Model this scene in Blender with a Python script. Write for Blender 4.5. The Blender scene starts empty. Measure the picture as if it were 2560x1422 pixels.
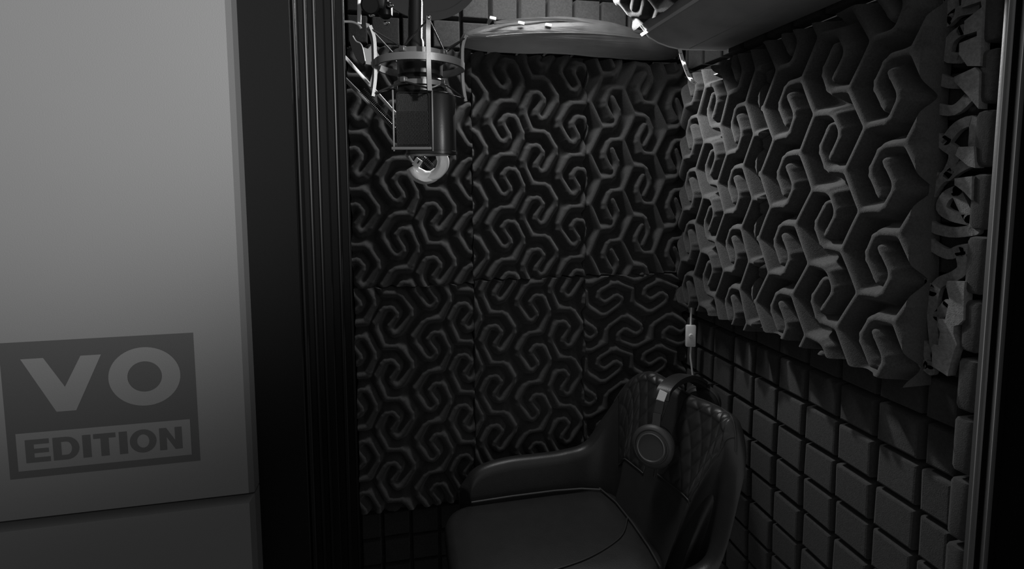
import bpy, math, random
import numpy as np
from mathutils import Vector, Matrix

# ------------------------------------------------------------------ camera
CZ = 1.40                       # camera height above the booth floor
F_PX, YP = 1300.0, 580.0
YAW, PITCH, ROLL = math.radians(11.95), math.radians(4.87), math.radians(-0.22)
_cy, _sy = math.cos(YAW), math.sin(YAW)
_F = Vector((_sy*math.cos(PITCH), _cy*math.cos(PITCH), -math.sin(PITCH)))
_R0 = Vector((_cy, -_sy, 0.0)); _U0 = _R0.cross(_F)
_R = _R0*math.cos(ROLL) + _U0*math.sin(ROLL)
_U = _U0*math.cos(ROLL) - _R0*math.sin(ROLL)

scene = bpy.context.scene
C = scene.collection
cam_data = bpy.data.cameras.new('camera'); cam = bpy.data.objects.new('camera', cam_data); C.objects.link(cam)
cam_data.sensor_width = 36.0; cam_data.lens = 36.0*F_PX/2560.0
cam_data.shift_y = -(711.0-YP)/2560.0; cam_data.clip_start = 0.01
m = Matrix((( _R.x, _U.x, -_F.x, 0), (_R.y, _U.y, -_F.y, 0), (_R.z, _U.z, -_F.z, CZ), (0,0,0,1)))
cam.matrix_world = m
scene.camera = cam

# ------------------------------------------------------------------ world, lights, exposure
scene.view_settings.view_transform = 'Standard'; scene.view_settings.look = 'None'
scene.view_settings.gamma = 1.0; scene.view_settings.exposure = 0.0; scene.view_settings.use_curve_mapping = False
w = bpy.data.worlds.new('world'); scene.world = w; w.use_nodes = True
w.node_tree.nodes['Background'].inputs[0].default_value = (1, 1, 1, 1)
w.node_tree.nodes['Background'].inputs[1].default_value = 0.30

def lamp(name, kind, loc, power, target=None, **kw):
    d = bpy.data.lights.new(name, kind); d.energy = power
    for k, v in kw.items(): setattr(d, k, v)
    o = bpy.data.objects.new(name, d); C.objects.link(o); o.location = loc
    if target is not None:
        o.rotation_euler = (Vector(target)-Vector(loc)).to_track_quat('-Z', 'Y').to_euler()
    return o
# the small lamp under the booth ceiling, just above the picture
lamp('booth_lamp', 'AREA', (0.34, 1.22, CZ+0.60), 4.6, target=(0.34, 1.22, CZ), shape='RECTANGLE', size=0.34, size_y=0.10)
lamp('booth_spot', 'SPOT', (0.44, 1.27, CZ+0.50), 27.0, target=(0.80, 1.02, CZ+0.10), spot_size=math.radians(66), spot_blend=0.8, shadow_soft_size=0.018)
lamp('mic_fill_spot', 'SPOT', (0.40, 1.22, CZ+0.50), 30.0, target=(0.02, 0.75, CZ+0.13), spot_size=math.radians(40), spot_blend=0.6, shadow_soft_size=0.015)  # extra spot, added to brighten the mount, arm rods and elbow
# added spot; its soft cone imitates a dark fade down the front wall
lamp('wall_fade_spot', 'SPOT', (0.95, -1.55, CZ+0.50), 800.0, target=(-0.285, 0.5, CZ+0.175),
     spot_size=math.radians(20), spot_blend=1.0, shadow_soft_size=0.10)

# ------------------------------------------------------------------ placing helpers
def ray(px, py):
    return _F + _R*((px-1280.0)/F_PX) - _U*((py-YP)/F_PX)
def P(px, py, Y):                # point of the view at distance Y into the booth
    d = ray(px, py); t = Y/d.y
    return Vector((d.x*t, Y, CZ + d.z*t))
def PX(px, py, X):               # point of the view on the plane X (parallel to the right wall)
    d = ray(px, py); t = X/d.x
    return Vector((X, d.y*t, CZ + d.z*t))

# ------------------------------------------------------------------ materials
def mat(name, col, rough=0.6, metal=0.0, bump=0.0, scale=200.0, var=0.0, vscale=8.0, sheen=0.0, spec=0.5, detail=4.0):
    mt = bpy.data.materials.new(name); mt.use_nodes = True
    nt = mt.node_tree; b = nt.nodes['Principled BSDF']
    c = (col, col, col) if isinstance(col, (int, float)) else col
    b.inputs['Base Color'].default_value = (*c, 1); b.inputs['Roughness'].default_value = rough
    b.inputs['Metallic'].default_value = metal; b.inputs['Specular IOR Level'].default_value = spec
    if sheen: b.inputs['Sheen Weight'].default_value = sheen; b.inputs['Sheen Roughness'].default_value = 0.6
    tc = nt.nodes.new('ShaderNodeTexCoord')
    if bump:
        n = nt.nodes.new('ShaderNodeTexNoise'); n.inputs['Scale'].default_value = scale; n.inputs['Detail'].default_value = detail
        bp = nt.nodes.new('ShaderNodeBump'); bp.inputs['Strength'].default_value = bump; bp.inputs['Distance'].default_value = 0.002
        nt.links.new(tc.outputs['Object'], n.inputs['Vector']); nt.links.new(n.outputs['Fac'], bp.inputs['Height'])
        nt.links.new(bp.outputs['Normal'], b.inputs['Normal'])
    if var:
        n2 = nt.nodes.new('ShaderNodeTexNoise'); n2.inputs['Scale'].default_value = vscale; n2.inputs['Detail'].default_value = 6.0
        r = nt.nodes.new('ShaderNodeValToRGB')
        r.color_ramp.elements[0].position = 0.3; r.color_ramp.elements[1].position = 0.7
        r.color_ramp.elements[0].color = (*[x*(1-var) for x in c], 1); r.color_ramp.elements[1].color = (*[x*(1+var) for x in c], 1)
        nt.links.new(tc.outputs['Object'], n2.inputs['Vector']); nt.links.new(n2.outputs['Fac'], r.inputs['Fac'])
        nt.links.new(r.outputs['Color'], b.inputs['Base Color'])
    return mt
M = dict(
    foam=mat('charcoal_foam', 0.05, 1.0, 0, 0.5, 700, 0.25, 300, sheen=0.15, spec=0.1),
    tile=mat('foam_tile', 0.036, 1.0, 0, 0.5, 600, 0.2, 200, sheen=0.1, spec=0.1),
    fret=mat('lit_cut_foam', 0.15, 1.0, 0, 0.5, 600, 0.2, 200, spec=0.1),  # same foam in a lighter colour, in place of light falling on it
    panel=mat('grey_wall_panel', 0.06, 0.55, 0, 0.06, 900, 0.04, 3),
    ink=mat('dark_print', 0.018, 0.5, 0, 0.03, 900),
    frame=mat('black_frame', 0.0045, 0.8, 0, 0.05, 400, spec=0.03),
    gloss=mat('gloss_black', 0.004, 0.4, 0, 0.0, spec=0.1),
    alu=mat('brushed_aluminium', 0.42, 0.35, 0.9, 0.05, 300),
    shell=mat('booth_shell', 0.05, 0.9, 0, 0.1, 60),
    floor=mat('carpet', 0.05, 1.0, 0, 0.6, 500, 0.3, 120),
    board=mat('duct_board', 0.45, 0.75, 0, 0.1, 200, 0.1, 20),
    wrap=mat('creased_plastic', 0.075, 0.42, 0, 0.0, var=0.25, vscale=30),
    white=mat('white_plastic', 0.88, 0.45, 0, 0.03, 300),
    mount=mat('grey_mount_metal', 0.16, 0.4, 0.3, 0.03, 500),
    black=mat('black_metal', 0.014, 0.34, 0.3, 0.03, 500),
    mesh=mat('dark_mesh', 0.02, 0.5, 0.6, 0.4, 1400),
    chrome=mat('chrome', 0.75, 0.18, 1.0),
    rubber=mat('elastic_cord', 0.02, 0.6),
    leather=mat('black_leather', 0.024, 0.42, 0, 0.12, 350, 0.1, 40, spec=0.5),
    piping=mat('leather_piping', 0.03, 0.5, 0, 0.1, 400),
    phone=mat('headphone_plastic', 0.045, 0.5, 0, 0.03, 600),
    ring=mat('grey_ring', 0.16, 0.35, 0.6),
)

def make_translucent(mt, fac, col):
    nt = mt.node_tree; b = nt.nodes['Principled BSDF']; out = nt.nodes['Material Output']
    t = nt.nodes.new('ShaderNodeBsdfTranslucent'); t.inputs['Color'].default_value = (col, col, col, 1)
    mx = nt.nodes.new('ShaderNodeMixShader'); mx.inputs[0].default_value = fac
    nt.links.new(b.outputs[0], mx.inputs[1]); nt.links.new(t.outputs[0], mx.inputs[2]); nt.links.new(mx.outputs[0], out.inputs['Surface'])
make_translucent(M['wrap'], 0.5, 0.26)
_nt = M['wrap'].node_tree; _tc = _nt.nodes.new('ShaderNodeTexCoord'); _mp = _nt.nodes.new('ShaderNodeMapping'); _mp.inputs['Scale'].default_value = (5, 90, 90)
_nz = _nt.nodes.new('ShaderNodeTexNoise'); _nz.inputs['Scale'].default_value = 1.0; _nz.inputs['Detail'].default_value = 6.0; _nz.inputs['Distortion'].default_value = 0.6
_bp = _nt.nodes.new('ShaderNodeBump'); _bp.inputs['Strength'].default_value = 0.5; _bp.inputs['Distance'].default_value = 0.006
_nt.links.new(_tc.outputs['Object'], _mp.inputs['Vector']); _nt.links.new(_mp.outputs['Vector'], _nz.inputs['Vector']); _nt.links.new(_nz.outputs['Fac'], _bp.inputs['Height'])
_nt.links.new(_bp.outputs['Normal'], _nt.nodes['Principled BSDF'].inputs['Normal'])

# ------------------------------------------------------------------ mesh builder
class MB:
    def __init__(s): s.v = []; s.f = []
    def add(s, v, f):
        o = len(s.v); s.v += [tuple(p) for p in v]; s.f += [tuple(i+o for i in q) for q in f]; return s
    def box(s, c, size, rot=None, bev=0.0):
        hx, hy, hz = [x/2 for x in size]; c = Vector(c)
        b = min(bev, hx*.9, hy*.9, hz*.9)
        R = rot if rot is not None else Matrix.Identity(3)
        if b <= 0:
            v = [Vector((x, y, z)) for x in (-hx, hx) for y in (-hy, hy) for z in (-hz, hz)]
            f = [(0,1,3,2), (4,6,7,5), (0,4,5,1), (2,3,7,6), (0,2,6,4), (1,5,7,3)]
        else:
            prof = []
            for (x, y, a0) in ((hx-b, hy-b, 0), (-hx+b, hy-b, 90), (-hx+b, -hy+b, 180), (hx-b, -hy+b, 270)):
                for k in range(4):
                    a = math.radians(a0+30*k); prof.append((x, y, math.cos(a), math.sin(a)))
            v = []; f = []; n = len(prof)
            for (z, sc) in ((-hz, 0.0), (-hz+b*.3, .7), (-hz+b, 1.0), (hz-b, 1.0), (hz-b*.3, .7), (hz, 0.0)):
                for (x, y, cx, sy) in prof: v.append(Vector((x+cx*b*sc, y+sy*b*sc, z)))
            for r in range(5):
                for k in range(n):
                    k2 = (k+1) % n; f.append((r*n+k, r*n+k2, (r+1)*n+k2, (r+1)*n+k))
            f.append(tuple(range(n-1, -1, -1))); f.append(tuple(range(5*n, 6*n)))
        return s.add([c + R @ p for p in v], f)
    def cyl(s, p0, p1, r0, r1=None, n=20):
        r1 = r0 if r1 is None else r1
        return s.lathe(p0, p1, [(0, r0), (1, r1)], n)
    def lathe(s, p0, p1, prof, n=28):            # profile: (t along the axis, radius)
        p0 = Vector(p0); p1 = Vector(p1); ax = p1-p0; q = ax.to_track_quat('Z', 'Y').to_matrix()
        v = []; f = []
        for (t, r) in prof:
            for k in range(n):
                a = 2*math.pi*k/n; v.append(p0 + ax*t + q @ Vector((r*math.cos(a), r*math.sin(a), 0)))
        for i in range(len(prof)-1):
            for k in range(n):
                k2 = (k+1) % n; f.append((i*n+k, i*n+k2, (i+1)*n+k2, (i+1)*n+k))
        f.append(tuple(range(n-1, -1, -1))); f.append(tuple(range((len(prof)-1)*n, len(prof)*n)))
        return s.add(v, f)
    def sweep(s, pts, prof, up=None, closed=False, scale=None):   # profile: (side, up) pairs
        pts = [Vector(p) for p in pts]; N = len(pts); n = len(prof); v = []; f = []
        nrm = None
        for i in range(N):
            a = pts[(i-1) % N] if (closed or i > 0) else pts[i]
            b = pts[(i+1) % N] if (closed or i < N-1) else pts[i]
            t = (b-a).normalized()
            if up is not None:
                u = up[i] if isinstance(up, list) else up
                u = Vector(u); u = (u - t*u.dot(t)).normalized()
            else:
                if nrm is None:
                    h = Vector((0, 0, 1)) if abs(t.z) < .9 else Vector((1, 0, 0)); nrm = h
                nrm = (nrm - t*nrm.dot(t)).normalized(); u = nrm
            sd = t.cross(u); k = scale[i] if scale else 1.0
            for (x, y) in prof: v.append(pts[i] + sd*x*k + u*y*k)
        for i in range(N if closed else N-1):
            j = (i+1) % N
            for k in range(n):
                k2 = (k+1) % n; f.append((i*n+k, i*n+k2, j*n+k2, j*n+k))
        if not closed:
            f.append(tuple(range(n-1, -1, -1))); f.append(tuple(range((N-1)*n, N*n)))
        return s.add(v, f)
    def tube(s, pts, r, n=10, closed=False, scale=None):
        return s.sweep(pts, [(r*math.cos(2*math.pi*k/n), r*math.sin(2*math.pi*k/n)) for k in range(n)], None, closed, scale)
    def prism(s, poly, d):                        # 3D outline pushed along vector d
        n = len(poly); d = Vector(d); v = [Vector(p) for p in poly] + [Vector(p)+d for p in poly]
        f = [tuple(range(n-1, -1, -1)), tuple(range(n, 2*n))] + [(k, (k+1) % n, n+(k+1) % n, n+k) for k in range(n)]
        return s.add(v, f)
    def ball(s, c, r, n=16, sc=(1, 1, 1)):
        c = Vector(c); v = []; f = []; m_ = n//2
        for i in range(1, m_):
            th = math.pi*i/m_
            for k in range(n):
                a = 2*math.pi*k/n
                v.append(c + Vector((r*sc[0]*math.sin(th)*math.cos(a), r*sc[1]*math.sin(th)*math.sin(a), r*sc[2]*math.cos(th))))
        for i in range(m_-2):
            for k in range(n):
                k2 = (k+1) % n; f.append((i*n+k, (i+1)*n+k, (i+1)*n+k2, i*n+k2))
        f.append(tuple(range(n))); f.append(tuple(range((m_-2)*n+n-1, (m_-2)*n-1, -1)))
        return s.add(v, f)
    def grid(s, rows, closeU=False, closeV=False, cap=False):
        N = len(rows); n = len(rows[0]); v = [p for r in rows for p in r]; f = []
        for i in range(N if closeU else N-1):
            for k in range(n if closeV else n-1):
                j = (i+1) % N; k2 = (k+1) % n; f.append((i*n+k, i*n+k2, j*n+k2, j*n+k))
        if cap and closeV:
            f.append(tuple(range(n-1, -1, -1))); f.append(tuple(range((N-1)*n, N*n)))
        return s.add(v, f)
    def build(s, name, material, parent=None, smooth=None, angle=35):
        me = bpy.data.meshes.new(name); me.from_pydata(s.v, [], s.f); me.materials.append(material)
        if smooth != 'flat':
            me.polygons.foreach_set('use_smooth', [True]*len(me.polygons))
            if smooth != 'all': me.set_sharp_from_angle(angle=math.radians(angle))
        me.update()
        o = bpy.data.objects.new(name, me); C.objects.link(o)
        if parent is not None: o.parent = parent; o.matrix_parent_inverse = Matrix.Translation(-parent.location)
        return o
def recalc(o):
    import bmesh
    bm = bmesh.new(); bm.from_mesh(o.data); bmesh.ops.recalc_face_normals(bm, faces=bm.faces); bm.to_mesh(o.data); bm.free(); return o
def tag(o, label, cat, group=None, kind=None):
    o['label'] = label; o['category'] = cat
    if group: o['group'] = group
    if kind: o['kind'] = kind
    return o
def thing(name, label, cat, loc, group=None):
    o = bpy.data.objects.new(name, None); C.objects.link(o); o.location = loc; o.empty_display_size = 0.05
    return tag(o, label, cat, group)
def structure(o, label, cat): return tag(o, label, cat, None, 'structure')

def smooth_path(pts, n=6, closed=False):          # Catmull-Rom
    pts = [Vector(p) for p in pts]; out = []; N = len(pts)
    rng = range(N if closed else N-1)
    for i in rng:
        if closed: a, b, c, d = (pts[(i+k-1) % N] for k in range(4))
        else: a, b, c, d = pts[max(i-1, 0)], pts[i], pts[i+1], pts[min(i+2, N-1)]
        for k in range(n):
            t = k/n
            out.append(.5*((2*b) + (c-a)*t + (2*a-5*b+4*c-d)*t*t + (3*b-a-3*c+d)*t**3))
    if not closed: out.append(pts[-1])
    return out

# ------------------------------------------------------------------ the setting
FLOOR, CEIL = 0.0, CZ+0.70
XL, XR, YF, YB = -0.135, 0.87, 0.565, 1.46
Z = lambda z: CZ+z
structure(MB().box((0.3, 0.2, -0.03), (3.4, 3.4, 0.06)).build('floor', M['floor']), 'dark carpeted floor of the room and booth', 'floor')
structure(MB().box(((XL+XR)/2, (YF+YB)/2+.03, CEIL+.03), (XR-XL+.2, YB-YF+.22, .06)).build('ceiling', M['shell']), 'dark booth ceiling above the foam', 'ceiling')
structure(MB().box(((XL+XR)/2, YB+.03, CEIL/2), (XR-XL+.2, .06, CEIL)).build('wall_back', M['shell']), 'dark back wall of the booth behind the foam', 'wall')
structure(MB().box((XR+.03, (YF+YB)/2+.01, CEIL/2), (.06, YB-YF-.02, CEIL)).build('wall_right', M['shell']), 'dark right wall of the booth behind the foam', 'wall')
structure(MB().box((XL-.03, (YF+.09+YB)/2, CEIL/2), (.06, YB-YF-.09, CEIL)).build('wall_left', M['shell']), 'dark left wall of the booth hidden by the door frame', 'wall')

# front wall: two grey panels with chamfered edges, one above the other
YFR = 0.50
seam_a, seam_b = P(0, 1318, YFR), P(630, 1243, YFR)
zs = (seam_a.z+seam_b.z)/2
def wall_panel(z0, z1, x0=-0.95, xe=-0.1414, ch=0.0028, chd=0.008, yb=0.60, bot=True, top=True):
    mb = MB(); b = 0.004
    x1 = xe-ch
    zi0 = z0+(b if bot else 0); zi1 = z1-(b if top else 0)
    v = [(x0, YFR, zi0), (x1, YFR, zi0), (x1, YFR, zi1), (x0, YFR, zi1),
         (x0, YFR+chd, z0), (xe, YFR+chd, z0), (xe, YFR+chd, z1), (x0, YFR+chd, z1),
         (x0, yb, z0), (xe, yb, z0), (xe, yb, z1), (x0, yb, z1)]
    f = [(0, 1, 2, 3), (1, 5, 6, 2), (0, 4, 5, 1), (3, 2, 6, 7), (5, 9, 10, 6), (4, 8, 9, 5), (7, 6, 10, 11), (8, 11, 10, 9), (0, 3, 7, 4), (4, 7, 11, 8)]
    return mb.add(v, f)
wf = structure(wall_panel(zs+.0008, CEIL+.06, top=False).build('wall_front', M['panel'], smooth='flat'), 'plain grey front wall of the booth left of the doorway', 'wall')
wall_panel(0.0, zs-.0008, bot=False).build('lower_panel', M['panel'], wf, smooth='flat')

# door frame, left side: a stepped black jamb with seals
jl = [(-.1414, .524), (-.0975, .524), (-.0975, .535), (-.0940, .535), (-.0940, .550), (-.0880, .551), (-.0880, .566), (-.0820, .567), (-.0820, .582),
      (-.0760, .584), (-.0760, .600), (-.0680, .601), (-.0680, .630), (-.0610, .634), (-.0610, .655), (-.19, .655), (-.19, .60), (-.1414, .60)]
tj = structure(MB().prism([(x, y, 0.0) for x, y in jl], (0, 0, CEIL+.06)).build('trim_1', M['frame'], smooth='flat'), 'black stepped door frame post left of the doorway', 'door frame')
recalc(tj)
MB().tube([(-.0955, .5335, 0.001), (-.0955, .5335, CEIL+.05)], .0017, 12).build('edge_bead', M['gloss'], tj)
MB().tube([(-.0612, .6345, 0.001), (-.0612, .6345, CEIL+.05)], .0016, 12).build('edge_bead', M['gloss'], tj)
for (x, y) in ((-.0885, .5515), (-.0825, .5675), (-.0685, .6015)):
    MB().tube([(x, y, 0.001), (x, y, CEIL+.05)], .0018, 10).build('door_seal', M['gloss'], tj)
# right side
jr = [(.7995, .556), (.803, .556), (.803, .552), (.828, .552), (.828, .470), (1.1, .470), (1.1, .565), (.7995, .565)]
tr = structure(MB().prism([(x, y, 0.0) for x, y in jr], (0, 0, CEIL+.06)).build('trim_2', M['frame'], smooth='flat'), 'black door frame post right of the doorway', 'door frame')
recalc(tr)
MB().box((.7915, .5575, CEIL/2), (.0120, .006, CEIL), bev=.0008).build('metal_strip', M['alu'], tr)
MB().box((.8085, .5500, CEIL/2), (.0090, .005, CEIL), bev=.0008).build('metal_strip', M['alu'], tr)
structure(MB().box((.34, .56, CEIL-.04), (.96, .10, .20)).build('trim_3', M['frame']), 'black door frame head above the doorway', 'door frame')

# ------------------------------------------------------------------ square foam tiles
def tile_sheet(name, O, du, dv, dn, ug, vg, gap, depth, bev, seed, material, base=0.012):
    rnd = random.Random(seed); O, du, dv, dn = map(Vector, (O, du, dv, dn)); mb = MB()
    u0, u1, v0, v1 = ug[0], ug[-1], vg[0], vg[-1]
    q = [O+du*u0+dv*v0, O+du*u1+dv*v0, O+du*u1+dv*v1, O+du*u0+dv*v1]
    mb.prism(q, dn*base)
    for a, b in zip(ug[:-1], ug[1:]):
        for c, d in zip(vg[:-1], vg[1:]):
            ja = [rnd.uniform(-.0012, .0012) for _ in range(4)]
            a1, b1, c1, d1 = a+gap/2+ja[0], b-gap/2+ja[1], c+gap/2+ja[2], d-gap/2+ja[3]
            h = depth*rnd.uniform(.95, 1.05); tu = rnd.uniform(-.03, .03); tv = rnd.uniform(-.03, .03)
            rows = []
            for (ins, z) in ((-.002, base*.9), (0, h-bev), (bev*.3, h-bev*.3), (bev, h)):
                r = min(.006, bev)
                ring = []
                for (uu, vv) in ((a1+ins, c1+ins), (b1-ins, c1+ins), (b1-ins, d1-ins), (a1+ins, d1-ins)):
                    zz = z + ((uu-(a+b)/2)*tu + (vv-(c+d)/2)*tv if z > base else 0)
                    ring.append(O+du*uu+dv*vv+dn*zz)
                rows.append(ring)
            mb.grid(rows, closeV=True); n0 = len(mb.v); mb.f.append((n0-4, n0-3, n0-2, n0-1))
    o = recalc(mb.build(name, material, smooth='flat')); return o
def gaps(lo, hi, g0, p):
    k0 = math.ceil((lo-g0)/p+1e-6); r = [lo]; k = k0
    while g0+k*p < hi-1e-6:
        if g0+k*p-r[-1] > .012: r.append(g0+k*p)
        k += 1
    if hi-r[-1] < .012: r[-1] = hi
    else: r.append(hi)
    return r
# right wall: along the wall u = -Y
gy = gaps(-1.425, -0.602, -1.24, .083); gz = gaps(-1.38, .60, -.532, .0785)
tag(tile_sheet('foam_tile_sheet', (XR-.001, 0, CZ), (0, 1, 0), (0, 0, 1), (-1, 0, 0), sorted(-g for g in gy), gz, .011, .050, .004, 3, M['tile']),
    'dark foam sheet of square blocks covering the right wall below the swirl panels', 'foam sheet')
zrow = P(1130, 47, 1.412).z-CZ
gx = gaps(-.13, .815, .321, .0785); gzb = gaps(-1.38, .60, zrow, .0785)
tag(tile_sheet('foam_tile_sheet', (0, YB-.001, CZ), (1, 0, 0), (0, 0, 1), (0, -1, 0), gx, gzb, .011, .046, .003, 5, M['tile']),
    'brightly lit foam sheet of square blocks at the top of the back wall', 'foam sheet')
# tiles on the inside of the front wall, seen end-on beside the right frame
zt = [P(2455, y, .58).z-CZ for y in (1340, 1180, 1030, 885, 742, 582, 426, 266, 112, -40)]
zt = [-1.38+.0875*k for k in range(int((zt[0]+1.38)/.0875))] + zt
mb = MB(); yb0 = .5655
for a, b in zip(zt[:-1], zt[1:]):
    if b-a < .02: continue
    mb.box((.815, yb0+.013, Z((a+b)/2)), (.050, .026, b-a-.010), bev=.0075)
tag(mb.build('foam_tile_strip', M['tile']), 'narrow stacked column of foam blocks behind the metal strip at the right frame', 'foam strip')

# ------------------------------------------------------------------ swirl-pattern foam
V = 0.140; W = 0.69
def chaikin(p, it=2):                              # rounds the corners of an open path
    for _ in range(it):
        q = [p[0]]
        for a, b in zip(p[:-1], p[1:]):
            q += [(a[0]*.84+b[0]*.16, a[1]*.84+b[1]*.16), (a[0]*.16+b[0]*.84, a[1]*.16+b[1]*.84)]
        q.append(p[-1]); p = q
    return p
def pattern_H(umax, vmax, u0, v0):               # branching ridges with hooks; (u0, v0): a right-hand joint of an even spine, v down, units V
    segs = []
    k0 = int(math.floor(-u0/W))-2
    for k in range(k0, int((umax-u0)/W)+3):
        even = (k % 2 == 0); ax = u0-.12+k*W
        for j in range(-3, int(vmax)+4):
            if even:
                R = (ax+.12, v0+j); L = (ax-.12, v0+j+.5); Rn = (ax+.12, v0+j+1)
            else:
                R = (ax+.12, v0+j+.28); L = (ax-.12, v0+j+.78); Rn = (ax+.12, v0+j+1.28)
            segs += [(R, L), (L, Rn)]
            s = 1 if even else -1
            for (p, d) in ((R, 1), (L, -1)):
                pts = [p, (p[0]+d*.283*.93, p[1]+s*.03), (p[0]+d*.40*.95, p[1]+s*.31), (p[0]+d*.235, p[1]+s*.585)]
                pts = chaikin(pts, 1); segs += list(zip(pts[:-1], pts[1:]))
    return segs
_A = [(.188, -.507), (-.123, -.493), (-.355, -.13), (-.116, .232), (0, .268), (.094, .145), (-.058, -.101), (.043, -.239), (.203, -.217), (.37, .116), (.188, .493)]
def pattern_M(umax, vmax, u0, v0, flip=False):    # one winding ridge per column, mirrored in every second column
    segs = []; sx = W/.725
    for k in range(int(math.floor(-u0/W))-2, int((umax-u0)/W)+3):
        mir = -1 if (k % 2 != 0) != flip else 1
        off = -.464*(k % 2)
        for j in range(-3, int(vmax)+4):
            pts = [(u0+k*W+x*mir*sx, v0+j+off+y) for x, y in _A]
            pts = chaikin(pts, 1); segs += list(zip(pts[:-1], pts[1:]))
    return segs
def relief(segs, U, Vv):
    d = np.full(U.shape, 9.0)
    for (a, b) in segs:
        ax, ay = a; bx, by = b; ex, ey = bx-ax, by-ay; l2 = ex*ex+ey*ey
        if l2 < 1e-9: continue
        if max(ax, bx) < U.min()-.4 or min(ax, bx) > U.max()+.4 or max(ay, by) < Vv.min()-.4 or min(ay, by) > Vv.max()+.4: continue
        t = np.clip(((U-ax)*ex+(Vv-ay)*ey)/l2, 0, 1)
        dd = np.hypot(U-ax-t*ex, Vv-ay-t*ey)
        # smooth union keeps the joints rounded
        k = .02; h = np.clip(.5+.5*(d-dd)/k, 0, 1); d = d*(1-h)+dd*h-k*h*(1-h)
    return d
def foam_panel(name, O, du, dv, dn, wd, ht, segs_fn, label, rotate=False, base=.014, amp=.034, wid=.090, seed=0, bow=0.0, res=.002, us_=1.0):
    O, du, dv, dn = map(Vector, (O, du, dv, dn))
    nu = int(wd/res)+1; nv = int(ht/res)+1
    us = np.linspace(0, wd, nu); vs = np.linspace(0, ht, nv)
    UU, VV = np.meshgrid(us, vs)
    a, b = (VV/V, UU/V) if rotate else (UU/V/us_, VV/V)
    segs = segs_fn(a.max(), b.max())
    d = relief(segs, a, b)
    h = np.exp(-(np.maximum(d, 0)/wid)**2.8)
    rnd = np.random.RandomState(seed)
    ph = rnd.uniform(0, 6.28, 4)
    wob = .0016*(np.sin(UU*21+ph[0])*np.sin(VV*17+ph[1])) + bow*np.sin(math.pi*UU/wd)
    H = base + amp*h + wob
    # wavy edges of the soft sheet
    eu = np.array(us)[None, :] + .0016*np.sin(VV*33+ph[2])*(1-2*np.abs(UU/wd-.5))**0
    ev = VV + .0016*np.sin(UU*29+ph[3])
    o3, u3, v3, n3 = (np.array(t) for t in (O, du, dv, dn))
    top = o3 + eu[..., None]*u3 + ev[..., None]*v3 + H[..., None]*n3
    bot = o3 + eu[..., None]*u3 + ev[..., None]*v3
    idx = np.arange(nu*nv).reshape(nv, nu)
    f = np.stack([idx[:-1, :-1], idx[:-1, 1:], idx[1:, 1:], idx[1:, :-1]], -1).reshape(-1, 4).tolist()
    ring = list(idx[0, :]) + list(idx[1:, -1]) + list(idx[-1, -2::-1]) + list(idx[-2:0:-1, 0])
    verts = top.reshape(-1, 3).tolist(); n0 = len(verts); n = len(ring)
    verts += [bot.reshape(-1, 3)[i].tolist() for i in ring]
    f += [[ring[k], n0+k, n0+(k+1) % n, ring[(k+1) % n]] for k in range(n)]
    f.append([n0+k for k in range(n)])
    mb = MB(); mb.v = verts; mb.f = [tuple(int(i) for i in q) for q in f]
    me = bpy.data.meshes.new(name); me.from_pydata(mb.v, [], mb.f); me.materials.append(M['foam'])
    me.polygons.foreach_set('use_smooth', [True]*len(me.polygons)); me.set_sharp_from_angle(angle=math.radians(88)); me.update()
    o = bpy.data.objects.new(name, me); C.objects.link(o)
    recalc(o)
    tag(o, label, 'foam panel', 'swirl-relief foam panels'); return o
YP0 = YB-.0520                                     # backs of the panels touch the fronts of the blocks
def back_panel(x0, x1, z1, z0, kind, anchor, label, rotate=False, flip=False, seed=0, bow=0.0):
    q = P(anchor[0], anchor[1], YP0-.05)
    u0, v0 = (q.x-x0)/V, (Z(z1)-q.z)/V
    if rotate: u0, v0 = v0, u0
    fn = (lambda a, b: pattern_H(a, b, u0, v0)) if kind == 'H' else (lambda a, b: pattern_M(a, b, u0, v0, flip))
    return foam_panel('acoustic_foam_panel', (x0, YP0, Z(z1)), (1, 0, 0), (0, 0, -1), (0, -1, 0), x1-x0, z1-z0, fn, label, rotate, seed=seed, bow=bow)
zt1, zm, zb = .352, -.247, -.862
back_panel(-.126, .182, zt1, zm-.008, 'M', (998, 606), 'dark swirl foam panel on the back wall behind the microphone', seed=1, bow=.004)
back_panel(.184, .496, zt1-.002, zm, 'M', (1264, 322), 'dark swirl foam panel at the middle of the back wall under the bolster', seed=2)
back_panel(.498, .812, zt1-.006, zm, 'H', (1588, 286), 'dark foam panel with branching hooked ridges in the upper right of the back wall', seed=3)
back_panel(-.124, .183, zm-.010, zb, 'M', (984, 801), 'lower left swirl foam panel of the back wall with a ragged bottom edge', flip=True, seed=4)
back_panel(.185, .497, zm-.002, zb, 'M', (1334, 772), 'lower middle swirl foam panel on the back wall above the stool arm', seed=5)
back_panel(.499, .812, zm-.002, zb, 'M', (1577, 830), 'foam panel with its swirls turned sideways behind the stool backrest', rotate=True, seed=6)
XP0 = XR-.0560
def right_panel(y1, y0, z1, z0, anchor, label, seed, left=False, bow=0.0, us_=1.0):
    q = PX(anchor[0], anchor[1], XP0-.05)
    u0, v0 = (y1-q.y)/V/us_, (Z(z1)-q.z)/V
    if left: u0 += .24; v0 -= .5
    fn = lambda a, b: pattern_H(a, b, u0, v0)
    return foam_panel('acoustic_foam_panel', (XP0, y1, Z(z1)), (0, -1, 0), (0, 0, -1), (-1, 0, 0), y1-y0, z1-z0, fn, label, seed=seed, bow=bow, amp=.044, wid=.090, us_=us_)
right_panel(1.325, 1.000, .300, -.325, (1750, 288), 'lamp-lit hooked-ridge foam panel on the right wall next to the corner', 7, True)
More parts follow.
